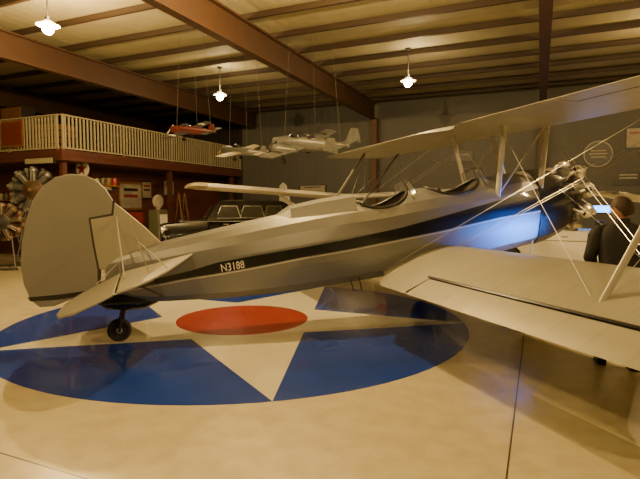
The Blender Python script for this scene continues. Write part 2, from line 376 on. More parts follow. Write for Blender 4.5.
# wings
def foil(c):
    k = math.sqrt(max(c, 0))
    th = .6*(.2969*k-.126*c-.3516*c*c+.2843*c**3-.1036*c**4)
    cam_ = .028*4*c*(1-c)
    return cam_+th*1.05, cam_*.6-th*.7
def wing_ring(le, te, c0, c1, n=9):
    ch = (te-le); L = ch.length; up = ch.cross(V(0, 1, 0)).normalized()
    if up.z < 0: up = -up
    cs = [c0+(c1-c0)*(i/n)**(1.5 if c0 == 0 else 1) for i in range(n+1)]
    a_ = [le+ch*c+up*foil(c)[0]*L for c in cs]; b_ = [le+ch*c+up*(foil(c)[1]*L-.001) for c in cs[::-1]]
    return a_+b_
def shape(w, half, le, te, zle, zte, dih, cut=0., root=0.):
    k = max(0, (abs(w)-(half-.6))/.6); k = min(k, .995); s_ = math.sqrt(1-k*k)
    mid = te+(le-te)*.55
    U1 = mid+(le-mid)*s_; U0 = mid+(te-mid)*(s_**.8)
    if cut and abs(w) < .6: U0 += cut*(math.cos(w/.6*PI)+1)/2
    if root and abs(w) < 1.: U0 += root*(math.cos(max(abs(w)-.3, 0)/.7*PI)+1)/2
    z = lambda u: zte+(zle-zte)*(u-te)/(le-te)+dih*abs(w)
    return V(U1, w, z(U1)), V(U0, w, z(U0))
def stations(w0, w1):
    n = max(2, int(abs(w1-w0)/.12)); return [w0+(w1-w0)*i/n for i in range(n+1)]
UP = dict(half=5.15, le=6.08, te=4.36, zle=2.85, zte=2.75, dih=.003, cut=.26)
LO = dict(half=4.95, le=4.57, te=3.03, zle=1.03, zte=.66, dih=.004, root=.34)
def wingpart(P, w0, w1, c0, c1):
    return [wing_ring(*shape(w, **P), c0, c1) for w in stations(w0, w1)]
HG = .77
def at_c(P, w, c, lift=0):
    le, te = shape(w, **P); p = le+(te-le)*c; fu = foil(c); L = (te-le).length; p.z += (fu[0]*.8+fu[1]*.2)*L+lift; return p
uw = MB().loft(wingpart(UP, -5.15, 5.15, 0, HG)).loft(wingpart(UP, -2.2, 2.2, HG-.001, 1)).loft(wingpart(UP, 4.6, 5.15, HG-.001, 1)).loft(wingpart(UP, -5.15, -4.6, HG-.001, 1)).build('upper_wing', M['wing'], PL, 50)
for s_ in (-1, 1):
    MB().loft(wingpart(UP, s_*2.22, s_*4.58, HG+.016, 1)).build('aileron', M['wing'], uw, 50)
    MB().tube([at_c(UP, s_*2.2, HG+.008, -.02), at_c(UP, s_*4.6, HG+.008, -.02)], .016, 6).build('aileron_gap_shade', M['black'], uw)  # black tube laid in the gap as its shade
for s_ in (-1, 1):
    lw = MB().loft(wingpart(LO, s_*.32, s_*4.95, 0, HG)).loft(wingpart(LO, s_*.32, s_*1.55, HG-.001, 1)).loft(wingpart(LO, s_*4.5, s_*4.95, HG-.001, 1)).build('lower_wing', M['wing'], PL, 50)
    al = MB().loft(wingpart(LO, s_*1.57, s_*4.48, HG+.022, 1)).build('aileron', M['wing'], lw, 50)
    MB().tube([at_c(LO, s_*1.5, HG+.010, .018), at_c(LO, s_*4.5, HG+.010, .018)], .019, 6).build('aileron_gap_shade', M['black'], lw)  # black tube draws the shaded gap ahead of the aileron
    MB().tube([at_c(LO, s_*1.56, HG-.0, .018), at_c(LO, s_*1.56, .99, .010)], .008, 6).build('aileron_edge_gap', M['black'], lw)  # black tube for the shaded gap at the inner end
def zlow(u, w): return .66+.37*(u-3.03)/1.54+.004*abs(w)+.05
def zup(u, w): return 2.75+.10*(u-4.36)/1.72+.003*abs(w)
def strut(name, p, q, r=.022, m='strut', par=None): return MB().tube([p, q], r, 10, ry=.45).build(name, M[m], par or PL)
for s_ in (-1, 1):
    w = s_*3.6
    fl, rl, fu, ru_ = V(4.3, w, zlow(4.3, w)), V(3.55, w, zlow(3.55, w)), V(5.75, w, zup(5.75, w)), V(4.9, w, zup(4.9, w))
    mm_ = 'strut' if s_ < 0 else 'strutdim'; r_s = .036 if s_ < 0 else .026
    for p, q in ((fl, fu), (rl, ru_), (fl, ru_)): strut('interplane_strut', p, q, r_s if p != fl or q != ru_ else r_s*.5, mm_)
    for ub, ut in ((5.22, 5.1), (6.0, 5.85)):
        strut('cabane_strut', V(ub, s_*.36, topz(ub, .36)-.03), V(ut, s_*.62, zup(ut, .62)), .055)
    strut('cabane_strut', V(5.22, s_*.36, topz(5.22, .36)-.03), V(5.85, s_*.62, zup(5.85, .62)), .012)
    wires = [(V(4.35, s_*.42, .98), V(5.7, w, zup(5.7, w))), (V(4.25, s_*.42, .96), V(5.6, w, zup(5.6, w))), (V(3.4, s_*.42, .80), ru_),
             (V(5.75, s_*.62, 2.85), fl), (V(5.65, s_*.62, 2.84), fl-V(.08, 0, 0)), (V(5.0, s_*.62, 2.76), rl), (V(6.35, s_*.38, 1.9), fl), (V(6.3, s_*.36, 2.0), fu), (fl, ru_+V(0, 0, 0)), (rl, fu)]
    for p, q in wires: MB().tube([p, q], .003, 5).build('bracing_wire', M['wire'], PL)
for p, q in ((V(5.22, -.36, topz(5.22, .36)), V(5.1, .62, zup(5.1, .62))), (V(5.22, .36, topz(5.22, .36)), V(5.1, -.62, zup(5.1, .62)))): MB().tube([p, q], .003, 5).build('bracing_wire', M['wire'], PL)
# tail
def px_outline(pts, w=0): return [V(AP(x, y, w)[0], w, AP(x, y, w)[1]) for x, y in pts]
rud = [(113, 200), (106, 189), (96, 180), (84, 175), (70, 174), (56, 177), (43, 186), (33, 200), (26, 220), (22, 242), (21, 262), (24, 284), (31, 300), (40, 307), (54, 306), (72, 299), (88, 297), (98, 296), (98, 270), (93, 245), (89, 218), (112, 214)]
fin = [(90, 219), (113, 215), (114, 202), (128, 213), (145, 227), (162, 243), (150, 262), (99, 270), (94, 245)]
r_ = px_outline(rud); bevel(MB().prism([p+V(0, -.03, 0) for p in r_], (0, .06, 0)).build('rudder', M['tail'], PL), .012)
f_ = px_outline(fin); bevel(MB().prism([p+V(0, -.025, 0) for p in f_], (0, .05, 0)).build('tail_fin', M['fin'], PL), .010)
MB().tube([p+V(0, 0, 0) for p in px_outline([(98, 296), (98.5, 270), (93.5, 245), (89.5, 218.5), (112.5, 214.5), (113.5, 201)])], .030, 6).build('rudder_hinge_post', M['castdark'], PL)
rst = px_outline([(28, 297), (60, 294), (98, 289), (98, 293), (60, 299), (31, 301)])
for s_ in (-1, 1): MB().prism([p+V(0, s_*.032, 0) for p in rst], (0, s_*.002, 0)).build('rudder_stripe', M['black'], PL)
for s_ in (-1, 1):
    so = [(.90, .08), (.74, .5), (.54, 1.0), (.36, 1.30), (.2, 1.45), (.05, 1.52), (.05, .08)]
    eo = [(.03, .06), (.03, 1.53), (-.12, 1.54), (-.32, 1.45), (-.48, 1.2), (-.55, .85), (-.54, .35), (-.40, .10)]
    zs = lambda u: 1.05-(.86-u)*.26; ze = lambda u: zs(.03)-(.03-u)*.50
    bevel(MB().prism([V(u, s_*w, zs(u)-.02) for u, w in so], (0, 0, .034)).build('horizontal_stabilizer', M['fin'], PL), .012)
    bevel(MB().prism([V(u, s_*w, ze(u)-.018) for u, w in eo], (0, 0, .028)).build('elevator', M['fin'], PL), .012)
    strut('tail_brace', V(.10, s_*.80, .87), V(.0, s_*.03, 1.50), .016)
    for q, z in ((.55, 1.3), (.35, 1.5)): MB().tube([V(q, s_*.95, zs(q)), V(.15, s_*.03, z)], .006, 5).build('bracing_wire', M['wire'], PL)
    MB().tube([V(.15, s_*.9, .86), V(.5, s_*.15, .55)], .014, 6).build('tail_brace', M['castdark'], PL)
    MB().tube([V(.05, s_*.5, .84), V(.04, s_*.5, 1.02), V(-.2, s_*.5, .78)], .006, 5).build('control_horn', M['wire'], PL)
# tail wheel
tw = MB().tube([V(.06, 0, .56), V(.05, 0, .40), V(.03, 0, .29)], [.05, .038, .03], 8)
for s_ in (-1, 1): tw.tube([V(.03, s_*.06, .30), V(0, s_*.06, .125)], .016, 6)
tw = tw.box((.03, 0, .3), (.06, .14, .04)).build('tail_wheel', M['castdark'], PL)
def wheel_mesh(R_, wd, ax=(0, 1, 0)):
    t = MB().lathe([(R_*.62, -wd*.4), (R_*.8, -wd*.5), (R_*.94, -wd*.38), (R_, -wd*.12), (R_, wd*.12), (R_*.94, wd*.38), (R_*.8, wd*.5), (R_*.62, wd*.4)], 28, (0, 0, 0), ax)
    h = MB().lathe([(R_*.1, -wd*.42), (R_*.2, -wd*.42), (R_*.6, -wd*.3), (R_*.64, -wd*.4), (R_*.64, wd*.4), (R_*.6, wd*.3), (R_*.2, wd*.42), (R_*.1, wd*.42)], 28, (0, 0, 0), ax)
    return t, h
t, h = wheel_mesh(.14, .09); o = t.build('tyre', M['rubber'], tw); o.location = (0, 0, .14); o = h.build('wheel_hub', M['alloy'], tw); o.location = (0, 0, .14)
MB().loft([[V(u, .12*k*math.cos(x), .48+.11*k*math.sin(x)) for x in [2*PI*i/12 for i in range(12)]] for u, k in ((-.22, .2), (-.14, .7), (.06, 1), (.3, .9), (.45, .3))]).build('tail_fairing', M['black'], PL)
# main gear
for s_ in (-1, 1):
    wu, ww = 5.1, s_*1.28
    wh = MB().tube([V(wu, s_*1.12, .36), V(wu, s_*1.39, .36)], .03, 10).build('main_wheel', M['castdark'], PL)
    t, h = wheel_mesh(.36, .18)
    o = t.build('tyre', M['rubber'], wh); o.location = (wu, ww, .36); o = h.build('wheel_disc', M['silver'], wh); o.location = (wu, ww, .36)
    for p in (V(4.75, s_*.34, .92), V(5.9, s_*.34, 1.10), V(5.5, 0, 1.0)): strut('gear_leg', V(wu, s_*1.14, .37), p, .03)
# engine
EC = V(6.84, 0, 1.80); ea = R(8); EX = V(math.cos(ea), 0, math.sin(ea)); EZ = V(-math.sin(ea), 0, math.cos(ea)); EY = V(0, 1, 0)
EM = Matrix(((EX.x, EY.x, EZ.x), (EX.y, EY.y, EZ.y), (EX.z, EY.z, EZ.z)))
def engine(parent, mcase='alloy', n=9, mcyl='alloy', ringr=.30, rows=1, mtrim='chrome'):
    e = bpy.data.objects.new('radial_engine', None); C.objects.link(e); e.parent = parent
    MB().lathe([(.05, -.42), (.2, -.40), (.26, -.14), (.27, -.12), (.27, .12), (.24, .14), (.17, .22), (.10, .30), (.06, .40), (.04, .42)], 28, (0, 0, 0), (1, 0, 0)).build('crankcase', M[mcase], e)
    prof = [(.095, .22)]
    for i in range(11):
        r0 = .25+i*.022; prof += [(.08, r0), (.118, r0+.002), (.118, r0+.010), (.08, r0+.012)]
    prof += [(.11, .50), (.125, .505), (.125, .56), (.10, .60), (.04, .62)]
    cyl = MB().lathe(prof, 16).mesh('cylinder', M[mcyl])
    rb = MB().box((.07, 0, .60), (.10, .07, .05)).box((-.07, 0, .60), (.10, .07, .05)).mesh('rocker_box', M[mtrim])
    ip_ = MB().tube([V(-.09, 0, .57), V(-.17, .0, .52), V(-.20, 0, .42), V(-.20, 0, .24)], .026, 8).mesh('intake_pipe', M[mcyl])
    pr = MB().tube([V(.15, .03, .24), V(.10, .03, .59)], .010, 6).tube([V(.15, -.03, .24), V(.10, -.03, .59)], .010, 6).mesh('pushrod', M[mtrim])
    for rw_ in range(rows):
        for i in range(n):
            a_ = 2*PI*(i+.5*rw_)/n
            c = bpy.data.objects.new('cylinder', cyl); C.objects.link(c); c.parent = e; c.rotation_euler = (a_, 0, 0); c.location = (-.22*rw_, 0, 0)
            for nm, me in (('rocker_box', rb), ('pushrod_tubes', pr), ('intake_pipe', ip_)):
                q = bpy.data.objects.new(nm, me); C.objects.link(q); q.parent = c
    MB().tube([V(-.22, ringr*math.cos(2*PI*i/32), ringr*math.sin(2*PI*i/32)) for i in range(33)], .035, 8).build('exhaust_ring', M['castdark'], e)
    return e
en = engine(PL); en.location = EC; en.rotation_euler = EM.to_euler(); en.scale = (.92,)*3
MB().lathe([(.36, -.22), (.33, -.14), (.24, -.10), (.24, -.22)], 28, EC, EX).build('engine_mount_ring', M['black'], PL)
# propeller
pp = bpy.data.objects.new('propeller', None); C.objects.link(pp); pp.parent = PL; pp.location = EC+EX*.42; pp.rotation_euler = EM.to_euler()
MB().lathe([(.05, -.06), (.08, -.05), (.08, .05), (.05, .08), (.02, .13)], 20, (0, 0, 0), (1, 0, 0)).build('propeller_hub', M['chrome'], pp)
pa = R(6)
def blade(sgn):
    rings = []
    for r, c, th, tw_ in ((.05, .07, .06, 60), (.2, .09, .055, 50), (.4, .15, .035, 38), (.7, .18, .024, 28), (1.0, .155, .016, 20), (1.22, .11, .010, 16), (1.3, .05, .006, 14)):
        a_ = R(tw_); rg = []
        for i in range(10):
            x = 2*PI*i/10; cx = c/2*math.cos(x); tx = th/2*math.sin(x)
            rg.append(V(cx*math.sin(a_)+tx*math.cos(a_), r, cx*math.cos(a_)-tx*math.sin(a_)))
        rings.append(rg)
    mb = MB().loft(rings); rot = Matrix.Rotation(pa+(0 if sgn > 0 else PI), 3, 'X'); mb.v = [rot @ p for p in mb.v]; return mb
for s_ in (-1, 1): blade(s_).build('propeller_blade', M['chrome'], pp)
MB().tube([V(2.9, -.32, .66), V(2.9, -.42, .52), V(3.02, -.42, .52), V(3.02, -.32, .68)], .010, 6).build('boarding_step', M['castdark'], PL)
# ------------------------------------------------------------------ parked high-wing aircraft behind
hd = math.atan2(-.87, .49)
P2 = thing('light_aircraft', 'white high-wing light aircraft parked behind the biplane, its long wing showing', 'airplane', (.75, 14.4, 0), hd)
def oval(u, zc, ry, rz, n=16, p=.8): return [V(u, ry*math.copysign(abs(math.cos(2*PI*i/n))**p, math.cos(2*PI*i/n)), zc+rz*math.copysign(abs(math.sin(2*PI*i/n))**p, math.sin(2*PI*i/n))) for i in range(n)]
MB().loft([oval(*k) for k in ((1.7, 1.05, .18, .2), (1.5, 1.08, .36, .34), (.8, 1.12, .46, .42), (.5, 1.25, .5, .55), (-.6, 1.3, .48, .55), (-1.4, 1.25, .3, .36), (-4.3, 1.35, .05, .12))]).build('fuselage', M['white'], P2)
wmb = [wing_ring(V(.55, w, 1.86+.055*abs(w)), V(-.75, w, 1.82+.055*abs(w)), 0, 1) for w in (-4.2, -2, 0, 2, 4.2)]
w2 = MB().loft(wmb).build('wing', M['white'], P2)
for s_ in (-1, 1):
    MB().loft([wing_ring(V(.55-d, s_*w, 1.865+.055*w), V(-.75+d, s_*w, 1.825+.055*w), 0, 1) for w, d in ((4.2, 0), (4.4, .08), (4.52, .3))]).build('wing_tip', M['cream'], w2)
    MB().tube([V(.1, s_*.42, .9), V(.1, s_*2.2, 1.94)], .03, 8).build('wing_strut', M['white'], P2)
    mg = MB().tube([V(.0, s_*.4, .85), V(.0, s_*1.0, .25)], .03, 8).build('landing_wheel', M['white'], P2)
    t, h = wheel_mesh(.22, .14); o = t.build('tyre', M['rubber'], mg); o.location = (0, s_*1.06, .22); o = h.build('wheel_hub', M['alloy'], mg); o.location = (0, s_*1.06, .22)
    MB().prism([V(-3.6, s_*.05, 1.38), V(-3.8, s_*1.4, 1.38), V(-4.4, s_*1.4, 1.38), V(-4.4, s_*.05, 1.38)], (0, 0, .04)).build('stabilizer', M['white'], P2)
    MB().add([V(.52, s_*.45, 1.45), V(-.5, s_*.49, 1.45), V(-.5, s_*.44, 1.72), V(.3, s_*.40, 1.72)], [(0, 1, 2, 3)]).build('side_window', M['darkglass'], P2)
MB().prism([V(-3.5, -.02, 1.45), V(-4.0, -.02, 2.35), V(-4.25, -.02, 2.45), V(-4.5, -.02, 2.35), V(-4.55, -.02, 1.4)], (0, .04, 0)).build('tail_fin', M['white'], P2)
nw = MB().tube([V(1.3, 0, .8), V(1.35, 0, .2)], .03, 8).build('nose_wheel', M['white'], P2)
t, h = wheel_mesh(.19, .12); o = t.build('tyre', M['rubber'], nw); o.location = (1.35, 0, .19)
MB().lathe([(.14, 0), (.12, .1), (.02, .24)], 18, (1.7, 0, 1.05), (1, 0, 0)).build('spinner', M['orange'], P2)
MB().box((1.76, 0, 1.05), (.03, 1.7, .10)).build('propeller_blade', M['castdark'], P2)
# ------------------------------------------------------------------ vehicles
def convertible(name, label, loc, rz, prof, W, paint, wr, wx):
    t = thing(name, label, 'car', loc, rz)
    hw = W/2; rings = []
    for y, k in ((-hw, .93), (-hw+.06, 1.), (hw-.06, 1.), (hw, .93)): rings.append([V(x*(.985 if k < 1 else 1), y, .6+(z-.6)*k) for x, z in prof])
    MB().loft(rings).build('body', M[paint], t, 30)
    xf = max(p[0] for p in prof); xr = min(p[0] for p in prof)
    for x, nm in ((xf+.05, 'front_bumper'), (xr-.05, 'rear_bumper')): bevel(MB().box((x, 0, .5), (.12, W*.96, .16)).build(nm, M['chrome'], t), .03)
    for s_ in (-1, 1):
        MB().lathe([(.10, 0), (.10, .03), (.07, .05), (.01, .06)], 18, (xf-.02, s_*(hw-.24), .74), (1, 0, 0)).build('headlamp', M['headlamp'], t)
        MB().box((xr-.005, s_*(hw-.16), .7), (.03, .12, .16)).build('tail_lamp', M['redp'], t)
        MB().box((0, s_*(hw+.0), .80), (4.2, .012, .02)).build('side_trim', M['chrome'], t)
        MB().box((.1, s_*(hw+.0), .9), (.14, .03, .02)).build('door_handle', M['chrome'], t)
        for x in wx:
            tt, h = wheel_mesh(wr, .2); wq = h.build('wheel', M['chrome'], t); wq.location = (x, s_*(hw-.07), wr); tt.build('tyre', M['rubber'], wq)
    g = MB()
    for i in range(7): g.box((xf+.005, 0, .60+i*.03), (.03, W*.5, .012))
    g.build('grille', M['chrome'], t)
    return t
cvp = [(-2.3, .38), (-1.75, .35), (-1.7, .52), (-1.52, .68), (-1.18, .68), (-1.02, .52), (-1.0, .3), (1.05, .3), (1.08, .52), (1.25, .68), (1.6, .68), (1.76, .52), (1.8, .34), (2.3, .4), (2.35, .76), (2.2, 1.0), (.9, 1.15), (.6, 1.15), (.45, 1.03), (-.9, 1.03), (-1.1, 1.16), (-2.2, 1.05), (-2.35, .78)]
cv = convertible('car', 'white classic convertible parked near the back wall beyond the engine', (6.25, 12.6, 0), BA+PI, cvp, 1.8, 'whitecar', .33, (-1.35, 1.42))
MB().add([V(.75, -.68, 1.14), V(.75, .68, 1.14), V(.5, .58, 1.48), V(.5, -.58, 1.48)], [(0, 1, 2, 3)]).build('windshield', M['glass'], cv)
MB().tube([V(.76, -.7, 1.13), V(.5, -.6, 1.49), V(.5, .6, 1.49), V(.76, .7, 1.13)], .015, 6).build('windshield_frame', M['chrome'], cv)
for x in (-.1, -.75): bevel(MB().box((x, 0, 1.10), (.18, 1.3, .3)).build('bench_seat', M['leather'], cv), .04)
# vintage black car
vc = thing('car', 'black vintage car with rounded fenders parked below the balcony behind the tail', 'car', (-2.55, 14.55, 0), math.atan2(-.30, -.95))
def vr(x, hw_, z0, z1, top=.75):
    return [V(x, -hw_, z0), V(x, -hw_, z0+(z1-z0)*.6), V(x, -hw_*top, z1-.05), V(x, -hw_*top*.7, z1), V(x, hw_*top*.7, z1), V(x, hw_*top, z1-.05), V(x, hw_, z0+(z1-z0)*.6), V(x, hw_, z0)]
MB().loft([vr(2.0, .26, .5, 1.05, .8), vr(1.95, .32, .45, 1.14), vr(1.4, .42, .42, 1.2), vr(.75, .60, .4, 1.26), vr(.7, .68, .4, 1.28), vr(-1.5, .70, .4, 1.25), vr(-2.0, .55, .42, 1.1), vr(-2.25, .35, .45, .8)]).build('body', M['blackcar'], vc, 30)
MB().loft([[V(x0, -y, z), V(x1, -y, z), V(x1, y, z), V(x0, y, z)] for x0, x1, y, z in ((-1.75, .78, .68, 1.22), (-1.5, .52, .60, 1.68), (-1.35, .38, .52, 1.76), (-1.1, .15, .35, 1.80))]).build('cabin_roof', M['blackcar'], vc, 30)
for s_ in (-1, 1):
    for x0, x1 in ((-1.35, -.85), (-.78, -.18), (-.1, .45)):
        c_ = [V(x0-.04, s_*.678, 1.29), V(x1+.06, s_*.678, 1.29), V(x1-.06, s_*.618, 1.62), V(x0+.05, s_*.618, 1.62)]
        wn = MB().add(c_, [(0, 1, 2, 3)]).build('side_window', M['carglass'], vc)
        MB().tube(c_+[c_[0]], .012, 5).build('window_trim', M['chrome'], wn)
    for x in (-.45, .2): MB().tube([V(x, s_*.70, 1.12), V(x+.14, s_*.70, 1.12)], .014, 6).build('door_handle', M['chrome'], vc)
    MB().box((.0, s_*.705, 1.2), (3.0, .012, .02)).build('side_trim', M['chrome'], vc)
    for x in (1.38, -1.35):
        ra = .50; rr = []
        for i in range(13):
            a_ = R(-15+210*i/12)
            rr.append([V(x+math.cos(a_)*ra*r_k, s_*y, .38+math.sin(a_)*ra*r_k*.98) for r_k, y in ((1, .52), (1.04, .70), (1.0, .86), (.86, .92), (.82, .90), (.9, .7), (.9, .52))])
        MB().loft(rr).build('fender', M['blackcar'], vc, 50)
        tt, h = wheel_mesh(.36, .17); wq = h.build('wheel', M['chrome'], vc); wq.location = (x, s_*.76, .36); tt.build('tyre', M['rubber'], wq)
    MB().box((0, s_*.78, .36), (1.85, .26, .05)).build('running_board', M['blackcar'], vc)
    hl = MB().lathe([(.02, -.16), (.09, -.10), (.125, 0), (.12, .02)], 20, (1.95, s_*.50, .98), (1, 0, 0)).build('headlamp', M['chrome'], vc)
    MB().lathe([(.11, .015), (.08, .035), (.01, .045)], 20, (1.95, s_*.50, .98), (1, 0, 0)).build('lens', M['headlamp'], hl)
    MB().tube([V(1.9, s_*.5, .86), V(1.85, s_*.5, .7)], .02, 6).build('headlamp_post', M['chrome'], vc)
gr_ = MB()
for i in range(9): gr_.box((2.01, -.2+i*.05, .8), (.03, .015, .5))
gr_.tube([V(2.02, -.25, .52), V(2.02, -.25, 1.0), V(2.02, -.12, 1.10), V(2.02, .12, 1.10), V(2.02, .25, 1.0), V(2.02, .25, .52), V(2.02, -.25, .52)], .02, 6).build('radiator_grille', M['chrome'], vc)
MB().tube([V(2.2, -.8, .48), V(2.3, -.4, .48), V(2.3, .4, .48), V(2.2, .8, .48)], .045, 8).build('front_bumper', M['chrome'], vc)
MB().add([V(.79, -.55, 1.29), V(.79, .55, 1.29), V(.58, .5, 1.62), V(.58, -.5, 1.62)], [(0, 1, 2, 3)]).build('windshield', M['carglass'], vc)
MB().lathe([(.30, 0), (.36, .03), (.36, .12), (.28, .15), (.1, .15)], 28, (-2.22, 0, .85), (-1, 0, .15)).build('spare_wheel', M['rubber'], vc)
# ------------------------------------------------------------------ displayed engines and clutter at left
def stand_engine(px, py, D, r, label, mcase, mcyl, rows):
    p = at(px, py, D); t = thing('radial_engine', label, 'engine', (p.x, p.y, 0), R(-75))
    e = engine(t, mcase=mcase, mcyl=mcyl, rows=rows, mtrim='alloydull'); e.name = 'engine_body'; e.location = (0, 0, p.z); e.scale = (r/.62,)*3
    s = MB()
    for sx in (-.45, .45):
        for sy in (-.4, .4): s.tube([V(sx, sy, .03), V(sx*.35-.25, sy*.4, p.z-.15)], .025, 6)
        s.box((sx, 0, .03), (.06, .9, .06))
    s.tube([V(-.3, -.2, p.z), V(-.3, .2, p.z)], .05, 8)
    s.build('stand', M['castdark'], t)
    return t
stand_engine(34, 190, 14.5, .66, 'large radial aero engine on a tall stand beneath the balcony front', 'rust', 'alloydull', 2)
stand_engine(2, 222, 12.9, .50, 'smaller rusty radial engine on a low stand at the photo left edge', 'castdark', 'rust', 2)
def board(px, py, wpx, hpx, wall, face, name, label, cat, m, frame=None, disc=False, bands=(), star=False):
    d = ray(px, py)
    if wall == 'side': tt = face/d.dot(BX); ang = BA+PI/2
    else: tt = face/d.dot(BY); ang = BA
    p = Vector((0, 0, H))+d*tt; sc = p.y/F
    fore = 1 if wall != 'side' else 2.2
    w = wpx*sc*fore; h = hpx*sc
    t = thing(name, label, cat, p, ang)
    if disc:
        MB().lathe([(w/2, 0), (w/2, .04)], 32, (0, 0, 0), (0, -1, 0)).build('rim', M[frame or m], t)
        MB().lathe([(w/2*.90, .04), (w/2*.90, .05)], 32, (0, 0, 0), (0, -1, 0)).build('face', M[m], t)
        if star: MB().prism([V(math.sin(i*PI/5)*w*(.40 if i % 2 == 0 else .16), -.052, math.cos(i*PI/5)*w*(.40 if i % 2 == 0 else .16)) for i in range(10)], (0, -.008, 0)).build('star', M['redp'], t)
        else:
            for i, bm_ in enumerate(bands): MB().box((0, -.055, w*(.12-.12*i)), (w*(.5+.1*(i == 1)), .008, w*.05)).build('band', M[bm_], t)
    else:
        MB().box((0, -.02, 0), (w, .04, h)).build('frame', M[frame or 'castdark'], t)
        MB().box((0, -.045, 0), (w*.9, .01, h*.84)).build('panel', M[m], t)
        for i, bm_ in enumerate(bands): MB().box((0, -.053, h*(.22-.22*i)), (w*.6, .006, h*.10)).build('band', M[bm_], t)
    return t
board(83, 169, 17, 17, 'front', 11.1, 'round_sign', 'round white enamel sign with a red star above the tail rudder', 'sign', 'white', 'white', True, star=True)
board(13, 134, 32, 26, 'front', 9.93, 'hanging_panel', 'red-brown panel hung on the balcony pickets at far left', 'panel', 'redbrown', 'wood')
board(130, 196, 14, 28, 'side', -13.40, 'poster', 'pale framed poster on the maroon wall under the balcony', 'poster', 'paper', 'wood', bands=('signdark', 'redp'))
board(106, 184, 6, 14, 'side', -13.40, 'poster', 'small framed picture left of the pale poster on maroon wall', 'poster', 'cream', 'castdark', bands=('signdark',))
board(168, 188, 7, 16, 'side', -13.40, 'poster', 'narrow framed picture on the maroon wall above the vintage car hood', 'poster', 'paper', 'castdark', bands=('blue',))
board(146, 190, 6, 18, 'side', -13.40, 'poster', 'slim dark-framed picture right of the pale poster under the balcony', 'poster', 'cream', 'signdark', bands=('redp', 'signdark'))
board(40, 161, 44, 6, 'front', 9.88, 'sign_board', 'long cream sign board on the balcony edge above the large engine', 'sign', 'cream', 'signdark', bands=())
board(598, 154, 26, 26, 'back', AB-.01, 'round_sign', 'large dark round sign on the back wall right of the engine', 'sign', 'signdark', 'paper', True, ('paper', 'paper', 'paper'))
board(628, 178, 26, 14, 'back', AB-.01, 'wall_sign', 'dark rectangular sign low on the back wall at far right', 'sign', 'signdark', 'castdark', bands=('paper', 'paper'))
board(634, 138, 14, 22, 'back', AB-.01, 'wall_sign', 'upright sign with red band on the back wall at the right edge', 'sign', 'paper', 'signdark', bands=('redp',))
board(462, 157, 22, 10, 'back', AB-.01, 'wall_sign', 'small dark sign on the back wall seen below the upper wing', 'sign', 'signdark', 'castdark', bands=('paper',))
board(313, 189, 30, 8, 'back', AB-.01, 'wall_sign', 'pale lettering board on the back wall above the fuselage', 'sign', 'paper', 'signdark', bands=('signdark',))
board(594, 209, 44, 8, 'back', AB-.01, 'neon_sign', 'long glowing blue light bar on back wall above the white convertible', 'sign', 'bluneon', 'signdark')
# shelves under the balcony
def shelf(px0, px1, py, label, group, canlabels):
    d0, d1 = ray(px0, py), ray(px1, py); A_ = 10.95
    p0 = V(0, 0, H)+d0*(A_/d0.dot(BY)); p1 = V(0, 0, H)+d1*(A_/d1.dot(BY)); z = (p0.z+p1.z)/2; L = (p1.xy-p0.xy).length
    t = thing('wall_shelf', label, 'shelf', ((p0.x+p1.x)/2, (p0.y+p1.y)/2, z), BA)
    MB().box((0, 0, -.02), (L, .24, .03)).build('board', M['wood'], t)
    for s_ in (-1, 1): MB().prism([V(s_*L*.4, .1, -.035), V(s_*L*.4, -.1, -.035), V(s_*L*.4, .1, -.2)], (.02, 0, 0)).build('bracket', M['castdark'], t)
    n = int(L/.22); can = MB().lathe([(.065, 0), (.07, .01), (.07, .19), (.065, .2), (.03, .21), (.03, .23)], 16)
    ms = [can.mesh('oil_can', M[k]) for k in ('redp', 'cream', 'olive', 'wood')]
    for i in range(n):
        o = bpy.data.objects.new('oil_can', ms[i % 4]); C.objects.link(o)
        o.location = Matrix.Rotation(BA, 3, 'Z') @ V(-L/2+.12+i*(L-.24)/max(n-1, 1), 0, 0)+t.location+V(0, 0, -.004)
        o['label'] = canlabels; o['category'] = 'can'; o['group'] = group
shelf(66, 118, 186, 'brown wall shelf of small cans right of the large displayed engine', 'cans on the upper shelf', 'small oil can on the shelf right of the large displayed engine')
shelf(-6, 14, 200, 'brown wall shelf of small cans at the far left below the engine', 'cans on the left shelf', 'small oil can on the shelf at the far left photo edge')
def place(px, D, name, label, cat, rz=BA):
    q = at(px, 205, D); return thing(name, label, cat, (q.x, q.y, 0), rz)
t = place(158, 16.0, 'fuel_pump', 'old dark fuel pump with cream round globe beside the vintage car', 'fuel pump', BA+PI/2)
bevel(MB().box((0, 0, .75), (.45, .42, 1.5)).build('cabinet', M['olive'], t), .04); MB().box((0, -.22, 1.2), (.32, .02, .3)).build('dial', M['white'], t)
MB().lathe([(.06, 1.5), (.08, 1.56)], 16).lathe([(.2, -.05), (.22, 0), (.2, .05)], 24, (0, 0, 1.76), (0, 1, 0)).build('globe', M['paper'], t)
MB().tube([V(.24, 0, 1.1), V(.36, 0, .8), V(.3, 0, .5), V(.24, 0, 1.0)], .018, 6).build('hose', M['rubber'], t)
t = place(120, 13.9, 'tyre_stack', 'stack of black tyres on the floor left of the vintage car', 'tyres')
for i in range(4):
    tt, h = wheel_mesh(.34, .2, (0, 0, 1)); o = tt.build('tyre', M['rubber'], t); o.location = (0, 0, .1+i*.2)
t = place(129, 16.8, 'tool_chest', 'red tool chest with drawers against the maroon wall', 'tool chest', BA+PI/2)
MB().box((0, 0, .7), (.8, .45, 1.4)).build('body', M['redp'], t)
for i in range(6):
    d_ = MB().box((0, -.235, .2+i*.2), (.74, .02, .17)).build('drawer', M['redp'], t); MB().box((0, -.255, .25+i*.2), (.5, .02, .02)).build('handle', M['chrome'], d_)
